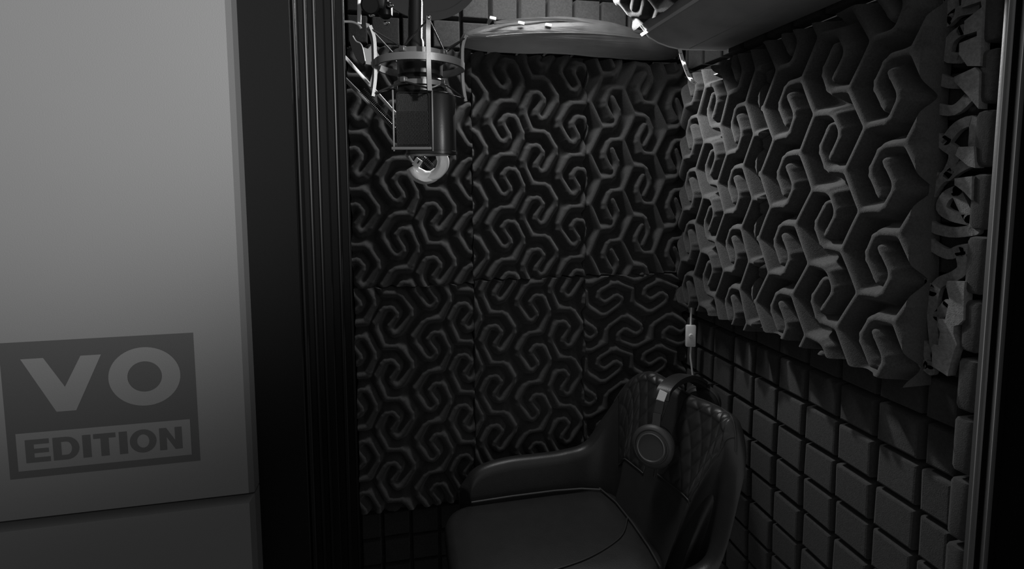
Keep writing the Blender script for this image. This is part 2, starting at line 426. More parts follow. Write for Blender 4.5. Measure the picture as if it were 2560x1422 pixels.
right_panel(.996, .646, .305, -.312, (2048, 283), 'large hooked-ridge foam panel on the right wall nearest the doorway', 8, us_=1.13)

# ------------------------------------------------------------------ duct along the top of the right wall, with a foam piece on its slant
Y1, Y0 = 1.21, .66
pq = [P(x, y, Y1) for x, y in ((1530, -35), (1570, 22), (1616, 84), (1622, 92), (1645, 106), (1672, 116), (1700, 122), (1718, 123), (1719, 120), (1721, 120), (1722, 123), (1775, 122))]
prof = [(q.x, q.z-CZ) for q in pq]; prof = prof[:-1] + [(.812, prof[-1][1]), (.812, .64), (prof[0][0], .64)]
duct = thing('ceiling_duct', 'dark boxed duct with a curved underside along the top of the right wall', 'duct', (.66, (Y0+Y1)/2, Z(.366)))
recalc(MB().prism([(x, Y1, Z(z)) for x, z in prof], (0, Y0-Y1, 0)).build('casing', M['board'], duct, angle=30))
rim = [(x, Y1-.001, Z(z-.001)) for x, z in prof[:8]+[prof[11]]]
MB().tube(rim, .0018, 8).build('lit_rim', M['white'], duct)  # white tube standing in for the lamplit end edge of the board
MB().box((prof[2][0]-.004, .99, Z(prof[2][1]+.002)), (.007, .48, .0022), rot=Matrix.Rotation(math.radians(50), 3, 'Y')).build('edge_strip', M['white'], duct)
sl = Vector((prof[2][0]-prof[0][0], 0, prof[2][1]-prof[0][1])); sl_l = sl.length; sl.normalize()
nsl = Vector((sl.z, 0, -sl.x)); 
if nsl.x > 0: nsl = -nsl
foam_panel('acoustic_foam_panel', (prof[0][0]+nsl.x*.002, Y1-.006, Z(prof[0][1])+nsl.z*.002), sl, (0, -1, 0), nsl, sl_l*.82, .42, lambda a, b: pattern_H(a, b, .30, .12),
           'brightly lit swirl foam piece on the slanting side of the duct at the top', base=.003, amp=.020, wid=.11, seed=9)

# bolster lying along the top of the back wall panels
def bolster():
    rows = []; n = 26; N = 90
    pL, pR = P(1150, 112, 1.36), P(1690, 142, 1.36)
    for i in range(N+1):
        t = i/N; x = pL.x+(pR.x-pL.x)*t
        e = min(1.0, (math.sin(math.pi*min(max(t, .0), 1.0))+.0001)**.42)
        zc_ = pL.z + (pR.z-pL.z)*t + .008 + .024*math.sin(math.pi*t)
        rz = .004+.040*e; ry = .006+.046*e
        ring = []
        for k in range(n):
            a = 2*math.pi*k/n
            wr = 1+.035*math.sin(9*t+3*a)+.02*math.sin(4*a+31*t)*math.sin(2.2*math.pi*t)+.012*math.sin(7*a-17*t)
            cz = math.sin(a); cyy = math.cos(a)
            ring.append((x, 1.351-ry*cyy*wr, zc_+rz*wr*(cz if cz < .35 else .35+(cz-.35)*1.15)))
        rows.append(ring)
    return MB().grid(rows, closeV=True, cap=True)
bl = bolster().build('bolster', M['wrap'], smooth='all'); recalc(bl)
tag(bl, 'grey creased bolster lying along the top of the back wall panels', 'bolster')
fl = [P(x, y, 1.309) for x, y in ((1235, 58), (1290, 51), (1370, 47), (1430, 52), (1500, 66), (1560, 74), (1610, 80))]
fo = MB().sweep(smooth_path(fl, 5), [(-.001, -.004), (.001, -.004), (.001, .004), (-.001, .004)], Vector((0, 0, 1))); fo.build('seam_fold', M['wrap'], bl)
fl = [P(x, y, 1.3005) for x, y in ((1215, 92), (1290, 85), (1370, 82), (1450, 83), (1530, 88), (1600, 96))]
MB().tube(smooth_path(fl, 5), .0018, 8).build('seam_fold', M['wrap'], bl)

# white tabs / strips of light tape
def strip(name, pts, wpx, label, nrm, dots=True):
    c = Vector(pts[len(pts)//2]); o = thing(name, label, 'led strip', c, 'white strips at the foam edges')
    path = smooth_path(pts, 6)
    MB().sweep(path, [(-wpx/2, -.0006), (wpx/2, -.0006), (wpx/2, .0006), (-wpx/2, .0006)], nrm).build('tape', M['white'], o)
    if dots:
        d = MB()
        for i in range(3, len(path)-2, 4):
            d.box(path[i]+Vector(nrm)*.0010, (.0022, .0022, .0022), bev=.0004)
        d.build('diode_row', M['ring'], o)
    return o
strip('led_strip', [P(1699, 122, 1.20), P(1706, 148, 1.205), P(1712, 165, 1.20), P(1721, 188, 1.205), P(1729, 200, 1.20), P(1739, 210, 1.20)], .0085,
      'white LED strip hanging down from the duct at the booth corner', Vector((-.3, -1, 0)).normalized())
strip('led_strip', [PX(1757, 196, .785), PX(1765, 187, .786), PX(1778, 185, .785), PX(1795, 184, .785), PX(1802, 176, .786), PX(1812, 173, .785), PX(1840, 164, .785)], .010,
      'white LED strip lying on top of the right foam panel near the corner', Vector((-.35, 0, 1)).normalized())
strip('led_strip', [(.785, 1.00, Z(.309)), (.785, .90, Z(.310)), (.786, .80, Z(.311)), (.785, .68, Z(.311))], .006,
      'thin white strip peeking over the top of the larger right foam panel', Vector((-.2, 0, 1)).normalized(), False)
for (x, y, lb) in ((1232, 46, 'white clip on the tile gap at the left end of the bolster'), (1303, 58, 'white clip under the left half of the bolster fold'),
                   (1371, 63, 'white clip under the middle of the bolster fold')):
    q = P(x, y, 1.302)
    tag(MB().box(q, (.016, .006, .008), rot=Matrix.Rotation(.15, 3, 'Y'), bev=.0015).build('white_clip', M['white']), lb, 'clip', 'white clips along the bolster')

# ------------------------------------------------------------------ cut foam offcuts beside the right frame
def ribbons(pts_list, X, th, wdt):
    mb = MB()
    for pts in pts_list:
        q = [PX(px, py, X) for px, py in pts]
        q = smooth_path(q, 4)
        mb.sweep(q, [(-wdt/2, -th/2), (wdt/2, -th/2), (wdt/2, th/2), (-wdt/2, th/2)], Vector((1, 0, 0)))
        for e in (q[0], q[-1]): mb.cyl(e-Vector((th/2, 0, 0)), e+Vector((th/2, 0, 0)), wdt/2, n=12)
    return mb
fA = [[(2375, -10), (2378, 40), (2345, 75), (2330, 130), (2335, 180), (2370, 205), (2410, 208)],
      [(2330, 52), (2352, 60)], [(2312, 195), (2335, 190)], [(2372, 55), (2400, 30), (2440, 20)], [(2410, 75), (2380, 100), (2372, 140), (2410, 145)]]
fB = [[(2322, 255), (2345, 270), (2390, 275), (2430, 240)], [(2338, 338), (2365, 362), (2390, 385), (2375, 430), (2345, 460), (2322, 510), (2325, 560), (2380, 580), (2440, 575)],
      [(2370, 350), (2400, 315), (2440, 305), (2440, 360)], [(2315, 422), (2340, 440)], [(2440, 400), (2400, 420), (2375, 440)],
      [(2400, 475), (2370, 490), (2358, 520), (2385, 540), (2430, 550)], [(2395, 478), (2415, 520), (2428, 545)]]
fC = [[(2312, 590), (2335, 615), (2375, 635), (2405, 625), (2440, 620)], [(2405, 630), (2412, 670), (2390, 690), (2355, 705), (2340, 730), (2335, 790), (2340, 850), (2345, 900)],
      [(2312, 705), (2335, 728)], [(2295, 850), (2320, 870), (2330, 910)], [(2312, 910), (2330, 925)], [(2375, 760), (2350, 790)]]
for (fr, lb) in ((fA, 'flat cut-out foam swirl at the top beside the right frame'), (fB, 'flat cut-out foam swirl halfway up beside the right frame'),
                 (fC, 'flat cut-out foam swirl low down beside the right frame')):
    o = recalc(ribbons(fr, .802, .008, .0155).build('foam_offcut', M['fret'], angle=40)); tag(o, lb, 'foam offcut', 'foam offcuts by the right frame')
def steps(pts, X, d, label):
    poly = [PX(px, py, X) for px, py in pts]
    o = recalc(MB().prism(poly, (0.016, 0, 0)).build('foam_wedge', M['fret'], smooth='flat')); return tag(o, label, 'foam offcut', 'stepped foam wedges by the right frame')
steps([(2402, 20), (2452, 3), (2454, 18), (2411, 52), (2409, 88), (2442, 78), (2442, 90), (2398, 108), (2397, 135), (2418, 165), (2450, 165), (2458, 0), (2440, -14), (2404, -4)], .786, 0, 'stepped foam wedge at the very top by the right frame')
steps([(2385, 192), (2437, 168), (2448, 180), (2446, 272), (2420, 240), (2386, 204)], .786, 0, 'triangular foam wedge under the topmost stepped one by the right frame')
steps([(2396, 367), (2434, 366), (2438, 420), (2420, 415), (2388, 388)], .786, 0, 'small foam wedge halfway up by the right frame')
steps([(2386, 446), (2430, 440), (2428, 500), (2408, 478), (2386, 462)], .786, 0, 'small foam wedge just under the halfway one by the right frame')
steps([(2368, 702), (2412, 704), (2410, 722), (2408, 800), (2396, 812), (2384, 815), (2383, 835), (2392, 860), (2384, 880), (2368, 940), (2330, 915), (2330, 880), (2328, 868), (2334, 860), (2345, 862), (2350, 830), (2342, 812), (2346, 797), (2362, 800), (2373, 750), (2365, 715)],
      .786, 0, 'long stepped foam wedge low down by the right frame')

# ------------------------------------------------------------------ sticker on the front wall
TL, TR_, BR, BL = P(0, 857, YFR), P(484, 832, YFR), P(500, 1150, YFR), P(22, 1200, YFR)
print('logo corners', [tuple(round(c, 4) for c in p) for p in (TL, TR_, BR, BL)])
lx0 = (TL.x+BL.x)/2; lx1 = (TR_.x+BR.x)/2; lz1 = (TL.z+TR_.z)/2; lz0 = (BL.z+BR.z)/2
lw, lh = lx1-lx0, lz1-lz0
YS = YFR-.0002
def sp(u, v, y): return (lx0+u*lw, y, lz0+v*lh)
st = thing('wall_sticker', 'dark square sticker reading VO EDITION on the grey front wall', 'sticker', ((lx0+lx1)/2, YFR, lz0))
MB().prism([sp(0, 0, YS), sp(1, 0, YS), sp(1, 1, YS), sp(0, 1, YS)], (0, .0002, 0)).build('backing', M['ink'], st, smooth='flat')
def L(u, v): return sp(u, v, YS-.0002)
def flat(mb, outer, y=None):
    mb.prism([(p[0], p[1], p[2]) for p in outer], (0, .0002, 0))
def ring_letter(mb, cu, cv, ru, rv, iu, iv, fn, n=56):
    rows = []
    for k in range(n):
        a = 2*math.pi*k/n; rows.append([fn(cu+ru*math.cos(a), cv+rv*math.sin(a)), fn(cu+iu*math.cos(a), cv+iv*math.sin(a))])
    mb.grid(rows, closeU=True)
vm = MB(); flat(vm, [L(.100, .877), L(.212, .877), L(.310, .655), L(.400, .877), L(.505, .877), L(.358, .475), L(.258, .475)])
a = vm.build('letter_v', M['panel'], st, smooth='flat'); recalc(a)
om = MB(); ring_letter(om, .726, .690, .192, .222, .092, .115, L); om.build('letter_o', M['panel'], st, smooth='flat')
def L2(u, v): return sp(u, v, YS-.0002)
bm_ = MB(); flat(bm_, [L2(.045, .055), L2(.955, .055), L2(.955, .335), L2(.045, .335)]); bm_.build('name_plate', M['panel'], st, smooth='flat')
def L3(u, v): return sp(u, v, YS-.0004)
def glyph(mb, polys): 
    for p in polys: flat(mb, [L3(u, v) for u, v in p])
e0, e1 = .112, .283; eh = e1-e0; T = .036
def rect(u0, v0, u1, v1): return [(u0, v0), (u1, v0), (u1, v1), (u0, v1)]
em = MB()
u = .088; glyph(em, [rect(u, e0, u+.042, e1), rect(u+.042, e0, u+.122, e0+T), rect(u+.042, e1-T, u+.119, e1), rect(u+.042, e0+eh*.5-T*.45, u+.116, e0+eh*.5+T*.45)])
em.build('letter_e', M['ink'], st, smooth='flat')
dm = MB(); u = .226; rows = []
outl = [(u, e0), (u, e1)] + [(u+.070+.064*math.sin(math.pi*k/14), (e0+e1)/2+eh/2*math.cos(math.pi*k/14)) for k in range(15)]
inl = [(u+.042, e0+T), (u+.042, e1-T)] + [(u+.070+.026*math.sin(math.pi*k/14), (e0+e1)/2+(eh/2-T)*math.cos(math.pi*k/14)) for k in range(15)]
dm.grid([[L3(*p), L3(*q)] for p, q in zip(outl, inl)], closeU=True); dm.build('letter_d', M['ink'], st, smooth='flat')
im = MB(); glyph(im, [rect(.377, e0, .420, e1)]); im.build('letter_i', M['ink'], st, smooth='flat')
tm = MB(); glyph(tm, [rect(.434, e1-T, .550, e1), rect(.471, e0, .513, e1-T)]); tm.build('letter_t', M['ink'], st, smooth='flat')
im = MB(); glyph(im, [rect(.568, e0, .611, e1)]); im.build('letter_i', M['ink'], st, smooth='flat')
o2 = MB(); ring_letter(o2, .6955, (e0+e1)/2, .0715, eh/2+.004, .033, eh/2-T+.002, L3); o2.build('letter_o', M['ink'], st, smooth='flat')
nm = MB(); u = .784; nv_ = eh*.40
glyph(nm, [rect(u, e0, u+.038, e1), rect(u+.085, e0, u+.123, e1), [(u+.038, e1), (u+.038, e1-nv_), (u+.085, e0), (u+.085, e0+nv_)]]); nm.build('letter_n', M['ink'], st, smooth='flat')

# ------------------------------------------------------------------ microphone, hung upside down in its shock mount
YM = .72
pc = P(1050, 160, YM); cx, cy_ = pc.x, YM
S = (pc-Vector((0, 0, CZ))).dot(_F)/F_PX           # metres per pixel at the microphone
zr = P(1059, 140, YM-.056).z-.000                  # height of the outer ring
def ringpt(r, deg, z): a = math.radians(deg); return Vector((cx+r*math.cos(a), cy_+r*math.sin(a), z))
R_O = .0575
sm = thing('shock_mount', 'grey spider shock mount with elastic cords holding the microphone', 'shock mount', (cx, cy_, zr))
ro = [ringpt(R_O, 6*k, zr) for k in range(60)]
MB().sweep(ro, [(-.0018, -.0045), (.0018, -.0045), (.0018, .0045), (-.0018, .0045)], Vector((0, 0, 1)), closed=True).build('outer_ring', M['mount'], sm)
STR = [-82, 8, 98, 188]; NOD = [-37, 53, 143, 233]
for dg in STR:
    pts = [ringpt(R_O+.006, dg, zr+.046), ringpt(R_O+.001, dg, zr+.030), ringpt(R_O+.0005, dg, zr), ringpt(R_O+.001, dg, zr-.020), ringpt(R_O+.0045, dg, zr-.043)]
    nrm = Vector((math.cos(math.radians(dg)), math.sin(math.radians(dg)), 0))
    MB().sweep(smooth_path(pts, 5), [(-.0028, -.002), (.0028, -.002), (.0028, .002), (-.0028, .002)], nrm).build('strut', M['mount'], sm)
R_I = .0336; zi = zr+.012; zi2 = zr-.026
for zz, dz in ((zi, .010), (zi2, .006)):
    MB().sweep([ringpt(R_I, 8*k, zz) for k in range(45)], [(-.0015, -dz/2), (.0015, -dz/2), (.0015, dz/2), (-.0015, dz/2)], Vector((0, 0, 1)), closed=True).build('inner_collar', M['mount'], sm)
for i, dg in enumerate(NOD):
    for zz in (zi, zi2):
        q = ringpt(R_I+.003, dg, zz); MB().box(q+Vector((0, 0, .002)), (.008, .008, .007), rot=Matrix.Rotation(math.radians(dg), 3, 'Z'), bev=.0012).build('cord_clip', M['ring'], sm)
cords = []
for i, dg in enumerate(STR):
    top = ringpt(R_O+.006, dg, zr+.043); bot = ringpt(R_O+.0045, dg, zr-.040)
    for nd in (NOD[i], NOD[i-1]):
        MB().tube([top, ringpt(R_I+.004, nd, zi+.004)], .0011, 8).build('elastic_cord', M['rubber'], sm)
        MB().tube([bot, ringpt(R_I+.004, nd, zi2)], .0013, 8).build('elastic_cord', M['rubber'], sm)
    MB().ball(top+Vector((0, 0, .001)), .0026, 12).build('cord_cap', M['chrome'], sm)
# yoke plate joining the mount to the arm
def plate(pts, Y, th, name, material, parent, ang=35):
    return recalc(MB().prism([P(x, y, Y) for x, y in pts], (0, th, 0)).build(name, material, parent, angle=ang))
plate([(915, 57), (917, 75), (924, 90), (929, 112), (920, 122), (908, 118), (896, 112), (905, 138), (914, 160), (928, 162), (933, 170), (929, 190), (922, 215), (930, 219), (941, 190), (950, 168), (956, 150), (944, 132), (937, 110), (930, 80), (924, 60)], YM-.004, .007, 'yoke_plate', M['mount'], sm)

mic = thing('microphone', 'black studio microphone hanging upside down with a mesh grille', 'microphone', (cx, cy_, zr-.13))
bx = P(1063, 300, YM)
# stadium section of the body, turned a little to the left
def stadium(cx_, cy2, hw, hd, rot, n=12):
    out = []
    for k in range(n+1):
        a = -math.pi/2+math.pi*k/n; out.append((hw-hd+hd*math.cos(a), hd*math.sin(a)))
    for k in range(n+1):
        a = math.pi/2+math.pi*k/n; out.append((-(hw-hd)+hd*.35*math.cos(a), hd*math.sin(a)))
    c, s_ = math.cos(rot), math.sin(rot)
    return [(cx_+x*c-y*s_, cy2+x*s_+y*c) for x, y in out]
zb1, zb0 = P(1063, 235, YM).z, P(1063, 380, YM).z
def body(mb, secs, cx_, rot, hw, hd):
    rows = []
    for (z, k) in secs: rows.append([(x, y, z) for x, y in stadium(cx_, cy_, hw*k, hd*k, rot)])
    return mb.grid(rows, closeV=True, cap=True)
HW = 77*S; ROT = math.radians(-10)
body(MB(), [(zb0, 1), (zb0+.002, 1.0), (zb1-.004, 1.0), (zb1-.001, .95), (zb1, .9)], bx.x, ROT, HW, .024).build('body', M['black'], mic)
body(MB(), [(zb0-.004, .97), (zb0-.0035, 1.03), (zb0+.0005, 1.03), (zb0+.001, .98)], bx.x, ROT, HW, .025).build('foot_flange', M['black'], mic)
# grille window with a frame on the flat front
def front(u, v, off):            # u across (-1..1), v height 0..1 on the flat front
    x = u*HW*.62 - HW*.30; y = -.024-off; c, s_ = math.cos(ROT), math.sin(ROT)
    return Vector((bx.x+x*c-y*s_, cy_+x*s_+y*c, zb0+(zb1-zb0)*v))
def rr(u0, u1, v0, v1, off, r=.12, n=6):
    out = []
    for (uc, vc, a0) in ((u1-r, v1-r*.7, 0), (u0+r, v1-r*.7, 90), (u0+r, v0+r*.7, 180), (u1-r, v0+r*.7, 270)):
        for k in range(n+1):
            a = math.radians(a0+90*k/n); out.append(front(uc+r*math.cos(a), vc+r*.7*math.sin(a), off))
    return out
g = MB(); g.prism(rr(-.80, .80, .10, .95, .0012), (0, .002, 0)); recalc(g.build('grille', M['mesh'], mic))
g = MB()
for k in range(-9, 31):
    for sgn in (1, -1):
        u0 = -.78+k*.075; du = sgn*.62; t0, t1 = 0.0, 1.0            # clip the wire to the window
        ta, tb = sorted(((-.78-u0)/du, (.78-u0)/du)); t0, t1 = max(t0, ta), min(t1, tb)
        if t1-t0 < .03: continue
        g.tube([front(u0+du*t0, .11+.55*t0, .0026), front(u0+du*t1, .11+.55*t1, .0026)], .0003, 5)
g.build('wire_mesh', M['black'], mic)
MB().tube(rr(-.82, .82, .08, .97, .0016), .0011, 8, closed=True).build('grille_frame', M['black'], mic)
for u in (-1.0, .98):
    MB().box((front(u, .5, .0015)), (.0022, .003, (zb1-zb0)*1.02), bev=.0005).build('frame_rail', M['mount'], mic)
MB().box(front(-.1, .04, .002), (.052, .004, .004), rot=Matrix.Rotation(ROT, 3, 'Z'), bev=.001).build('badge_bar', M['mount'], mic)
zc0, zc1 = P(1063, 232, YM).z, zr+.016
MB().lathe((cx, cy_, zc0-.004), (cx, cy_, zc1), [(0, .027), (.05, .0295), (.35, .0300), (.42, .0270), (.46, .0300), (.9, .0300), (1, .026)], 40).build('upper_housing', M['black'], mic)
MB().lathe((cx-.006, cy_+.004, zc1), (cx-.004, cy_+.004, zc1+.085), [(0, .012), (.2, .0115), (.25, .0095), (.8, .0095), (1, .006)], 24).build('connector', M['black'], mic)
MB().tube(smooth_path([(cx-.004, cy_+.004, zc1+.08), (cx+.002, cy_+.004, zc1+.13), (cx-.01, cy_+.02, zc1+.2)], 6), .0035, 10).build('cable', M['rubber'], mic)

# ------------------------------------------------------------------ boom arm behind the microphone
YA = .80
SA = S*YA/YM
arm = thing('boom_arm', 'dark spring boom arm slanting down behind the microphone to a white elbow', 'microphone arm', P(1060, 425, YA))
MB().tube([P(862, 142, YA), P(1062, 366, YA)], 4.0*SA, 12).build('arm_rod', M['white'], arm)
MB().tube([P(862, 197, YA), P(1062, 398, YA)], 5.0*SA, 12).build('arm_rod', M['mount'], arm)
a0, a1 = P(905, 226, YA), P(1080, 420, YA); ax = (a1-a0); q = ax.to_track_quat('Z', 'Y').to_matrix(); hel = []
for k in range(62*9):
    t = k/(62*9); an = 2*math.pi*k/9; hel.append(a0+ax*t+q @ Vector((7.5*SA*math.cos(an), 7.5*SA*math.sin(an), 0)))
MB().tube(hel, 1.1*SA, 6).build('spring', M['black'], arm)
# elbow cover: white curved shell
def wrap_band(name, pts, Y, wdt, th, prof_scale, mid):
    path = smooth_path([P(x, y, Y) for x, y in pts], 8); n = len(path); ctr = P(1070, 398, Y); rows = []
    for i, p in enumerate(path):
        t = (path[min(i+1, n-1)]-path[max(i-1, 0)]).normalized(); u = (ctr-p); u = (u-t*u.dot(t)).normalized(); sd = t.cross(u)
        f = i/(n-1); k = prof_scale(f); ring = []
        for q_ in range(24):
            a_ = 2*math.pi*q_/24; fold = 1+.10*math.cos(4*a_+3.5*f+mid)+.06*math.cos(7*a_-5*f)
            ring.append(p + sd*(wdt*k*math.cos(a_)*fold) + u*(th*k*math.sin(a_)*fold))
        rows.append(ring)
    MB().grid(rows, closeV=True, cap=True).build(name, M['white'], arm, angle=60)
wrap_band('elbow_cover', [(1030, 417), (1040, 433), (1060, 444), (1080, 441), (1094, 429)], YA-.014, .013, .0088, lambda f: .70+.45*math.sin(math.pi*(.15+.75*f)), .4)
wrap_band('elbow_cover', [(1070, 444), (1090, 438), (1104, 421), (1107, 402), (1101, 384)], YA-.021, .011, .0080, lambda f: .45+.62*math.sin(math.pi*(.08+.72*f)), 1.9)
bk = MB().box(P(1043, 407, YA-.022), (.011, .003, .013), rot=Matrix.Rotation(math.radians(35), 3, 'Y'), bev=.0012).build('bracket', M['white'], arm)
MB().box(P(1046, 405, YA-.0238), (.002, .001, .005), rot=Matrix.Rotation(math.radians(35), 3, 'Y')).build('slot', M['black'], bk)
MB().tube([P(1022, 390, YA-.02), P(1034, 409, YA-.02)], .0014, 8).build('pin', M['white'], arm)
# clamp cluster at the upper left of the mount
cl = thing('arm_clamp', 'black clamp with a pale pin above the left side of the shock mount', 'clamp', P(930, 30, YM+.03))
YC = YM+.03
MB().cyl(P(899, -40, YC), P(898, 60, YC), 5.2*S, n=16).build('pin', M['white'], cl)
MB().tube(smooth_path([P(860, 54, YC), P(880, 55, YC), (P(895, 61, YC)), P(903, 72, YC)], 6), 3.2*S, 10).build('hoop', M['mount'], cl)
MB().box(P(945, -5, YC), (52*S, .030, 70*S), rot=Matrix.Rotation(math.radians(8), 3, 'Y'), bev=.006).build('clamp_block', M['gloss'], cl)
MB().lathe(P(925, 12, YC-.02), P(925, 12, YC-.035), [(0, .010), (.2, .012), (.9, .012), (1, .010)], 14).build('knob', M['gloss'], cl)
MB().lathe(P(965, 46, YC-.004), P(962, 8, YC-.004), [(0, .005), (.15, .009), (.8, .010), (1, .008)], 16).build('knob', M['gloss'], cl)
for (x, y) in ((976, 14), (966, 58), (920, 24), (930, 38)):
    MB().ball(P(x, y, YC-.018), .0036, 12, (1.2, 1, .8)).build('screw_head', M['chrome'], cl)
le = [(874, 80), (882, 90), (890, 103), (900, 108), (906, 118), (910, 136), (913, 153), (907, 160), (899, 155), (888, 140), (878, 118), (873, 98)]
plate(le, YM-.019, .012, 'lever', M['gloss'], cl)
MB().tube(smooth_path([P(x, y, YM-.019) for x, y in le[1:7]], 4), .0011, 8).build('lever_highlight', M['alu'], cl)  # bright tube standing in for the highlight along the black lever

# round screen behind the mount, only its lower rim is in view
ps = thing('pop_screen', 'round dark screen with a pale rim cut off by the top of the picture', 'pop filter', P(1062, -60, 1.02))
cc = P(1062, -92, 1.02); rr_ = P(1062, 36, 1.02); rad = (cc-rr_).length
tl = Vector((.12, -1, -.18)).normalized(); ux = tl.cross(Vector((0, 0, 1))).normalized(); uz = ux.cross(tl)
circ = [cc+ux*rad*1.12*math.cos(2*math.pi*k/72)+uz*rad*math.sin(2*math.pi*k/72) for k in range(72)]
MB().sweep(circ, [(-.004, -.007), (.004, -.007), (.004, .007), (-.004, .007)], [(cc-p).normalized() for p in circ], closed=True).build('rim', M['mount'], ps)
inner = [cc+(p-cc)*.97 for p in circ]; MB().prism(inner, tl*-.003).build('screen', M['mount'], ps)
MB().tube([cc+uz*rad*1.02, (cc.x, cc.y, CEIL-.001)], .005, 8).build('stem', M['black'], ps)

# ------------------------------------------------------------------ in-line switch on a white cord in the corner
YSW = 1.285
sw = thing('cord_switch', 'white in-line switch on a thin white cord in the booth corner', 'switch', P(1727, 865, YSW))
a_, b_ = P(1726, 812, YSW), P(1727, 866, YSW); cm = (a_+b_)/2
case = MB().box(cm, (.0275, .013, (a_.z-b_.z)), rot=Matrix.Rotation(math.radians(-14), 3, 'Z'), bev=.0035).build('switch_case', M['white'], sw)
MB().lathe(P(1724, 838, YSW)+Vector((0, -.0055, 0)), P(1724, 838, YSW)+Vector((0, -.0095, 0)), [(0, .0062), (.7, .006), (1, .005)], 20).build('button', M['white'], case)
MB().tube(smooth_path([P(1729, 740, YSW), P(1728, 775, YSW), P(1727, 800, YSW), P(1727, 814, YSW)], 5), .0026, 10).build('cord', M['white'], sw)
MB().tube(smooth_path([P(1727, 864, YSW), P(1726, 890, YSW), P(1729, 915, YSW), P(1733, 955, YSW), P(1737, 1010, YSW), P(1738, 1100, YSW)], 5), .0026, 10).build('cord', M['white'], sw)

# ------------------------------------------------------------------ leather bar stool with a low curved back
ZSEAT = Z(-.765)
sx0, sx1, sy0, sy1 = .10, .50, .885, 1.205
stool = thing('bar_stool', 'black leather bar stool with a low quilted back beside the right wall', 'stool', (.32, 1.05, 0.0))
# seat cushion: domed rounded slab
rows = []
for (ins, dz) in ((.03, -.075), (.006, -.065), (0, -.045), (.0, -.02), (.006, -.006), (.02, .0), (.06, .004), (.12, .006)):
    ring = []
    hx, hy = (sx1-sx0)/2+.02-ins, (sy1-sy0)/2-ins; r = .07-min(ins, .05)
    for (qx, qy, a0) in ((hx-r, hy-r, 0), (-hx+r, hy-r, 90), (-hx+r, -hy+r, 180), (hx-r, -hy+r, 270)):
        for k in range(9):
            an = math.radians(a0+90*k/8); ring.append(((sx0+sx1)/2+qx+r*math.cos(an), (sy0+sy1)/2+qy+r*math.sin(an), ZSEAT+dz))
    rows.append(ring)
recalc(MB().grid(rows, closeV=True, cap=True).build('seat', M['leather'], stool, angle=60))
# wrap-around shell: plan path and height of its rim
plan = [(.150, 1.215, -.765), (.156, 1.218, -.735), (.185, 1.224, -.712), (.25, 1.228, -.702), (.33, 1.229, -.702), (.40, 1.230, -.700), (.465, 1.232, -.685), (.515, 1.228, -.610), (.560, 1.210, -.520), (.590, 1.175, -.484), (.607, 1.12, -.487), (.620, 1.06, -.495),
        (.632, .99, -.489), (.637, .94, -.487), (.636, .915, -.500), (.630, .902, -.560), (.614, .896, -.660), (.585, .893, -.750), (.53, .892, -.775)]
pp = smooth_path(plan, 6)
lean = []
N = len(pp)
def shell_normal(i):
    a = pp[max(i-1, 0)]; b = pp[min(i+1, N-1)]; t = Vector((b.x-a.x, b.y-a.y, 0)).normalized(); return Vector((t.y, -t.x, 0))*-1
cen = Vector((.33, 1.045, 0))
rows = []; TH = .040
def shell_pt(i, k, off):                           # k: 0 bottom .. 1 rim on the inner face
    p = pp[i]; n = shell_normal(i)
    if n.dot(Vector((p.x, p.y, 0))-cen) < 0: n = -n
    zt_ = CZ+p.z; zb_ = ZSEAT-.05; z = zb_+(zt_-zb_)*k
    back = max(0.0, min(1.0, (p.x-.46)/.12))
    drop = (zt_-z)
    d = -(.45*back+.12*(1-back))*drop + .10*back*max(0, drop-.14)
    return Vector((p.x, p.y, z)) + n*(d+off), n
for i in range(N):
    ring = []
    for k in [j/12 for j in range(12)]: ring.append(shell_pt(i, k, 0.0)[0])
    top, n = shell_pt(i, 1.0, 0.0)
    for an in (0, 35, 70, 110, 145, 180):
        r = TH/2; ring.append(top + n*(r-r*math.cos(math.radians(an))) + Vector((0, 0, r*.8*math.sin(math.radians(an)))))
    for k in [1-j/6 for j in range(1, 7)]: ring.append(shell_pt(i, k, TH)[0])
    rows.append(ring)
recalc(MB().grid(rows, closeV=True, cap=True).build('backrest', M['leather'], stool, angle=55))
# quilted corners on the inner face and rim
def quilt(t0, t1, klow, name):
    i0, i1 = int(t0*(N-1)), int(t1*(N-1)); rws = []; nu = 90; nv = 70; arc = sum((Vector(pp[i+1])-Vector(pp[i])).length for i in range(i0, i1))
    for a in range(nu+1):
        t = i0+(i1-i0)*a/nu; ia = min(int(t), N-2); fr = t-ia; ring = []
        for b in range(nv+1):
            kb = b/nv
            if kb < .8:
                k = klow+(1-klow)*kb/.8
                p0, n0 = shell_pt(ia, k, 0); p1, n1 = shell_pt(ia+1, k, 0); p = p0.lerp(p1, fr); nn = -(n0.lerp(n1, fr))
                up_ = 0
            else:
                p0, n0 = shell_pt(ia, 1, 0); p1, n1 = shell_pt(ia+1, 1, 0); p = p0.lerp(p1, fr); n_ = n0.lerp(n1, fr)
                an = math.radians(90*(kb-.8)/.2); r = TH/2
                p = p + n_*(r-r*math.cos(an)) + Vector((0, 0, r*.8*math.sin(an))); nn = (-n_*math.cos(an)+Vector((0, 0, math.sin(an))))
            s_ = arc*a/nu/.036; v_ = kb*.19/.052
            dq = min(abs(math.sin(math.pi*(s_+v_))), abs(math.sin(math.pi*(s_-v_))))
            edge = min(1, min(a, nu-a)/4, b/3)
            ring.append(p + nn*(.0008+.0050*edge*(1-.55*max(0, (kb-.7)/.3))*dq**.55))
        rws.append(ring)
    o = MB().grid(rws).build(name, M['leather'], stool, smooth='all'); recalc(o)
    md = o.modifiers.new('thickness', 'SOLIDIFY'); md.thickness = .0006; md.offset = -1
    return o
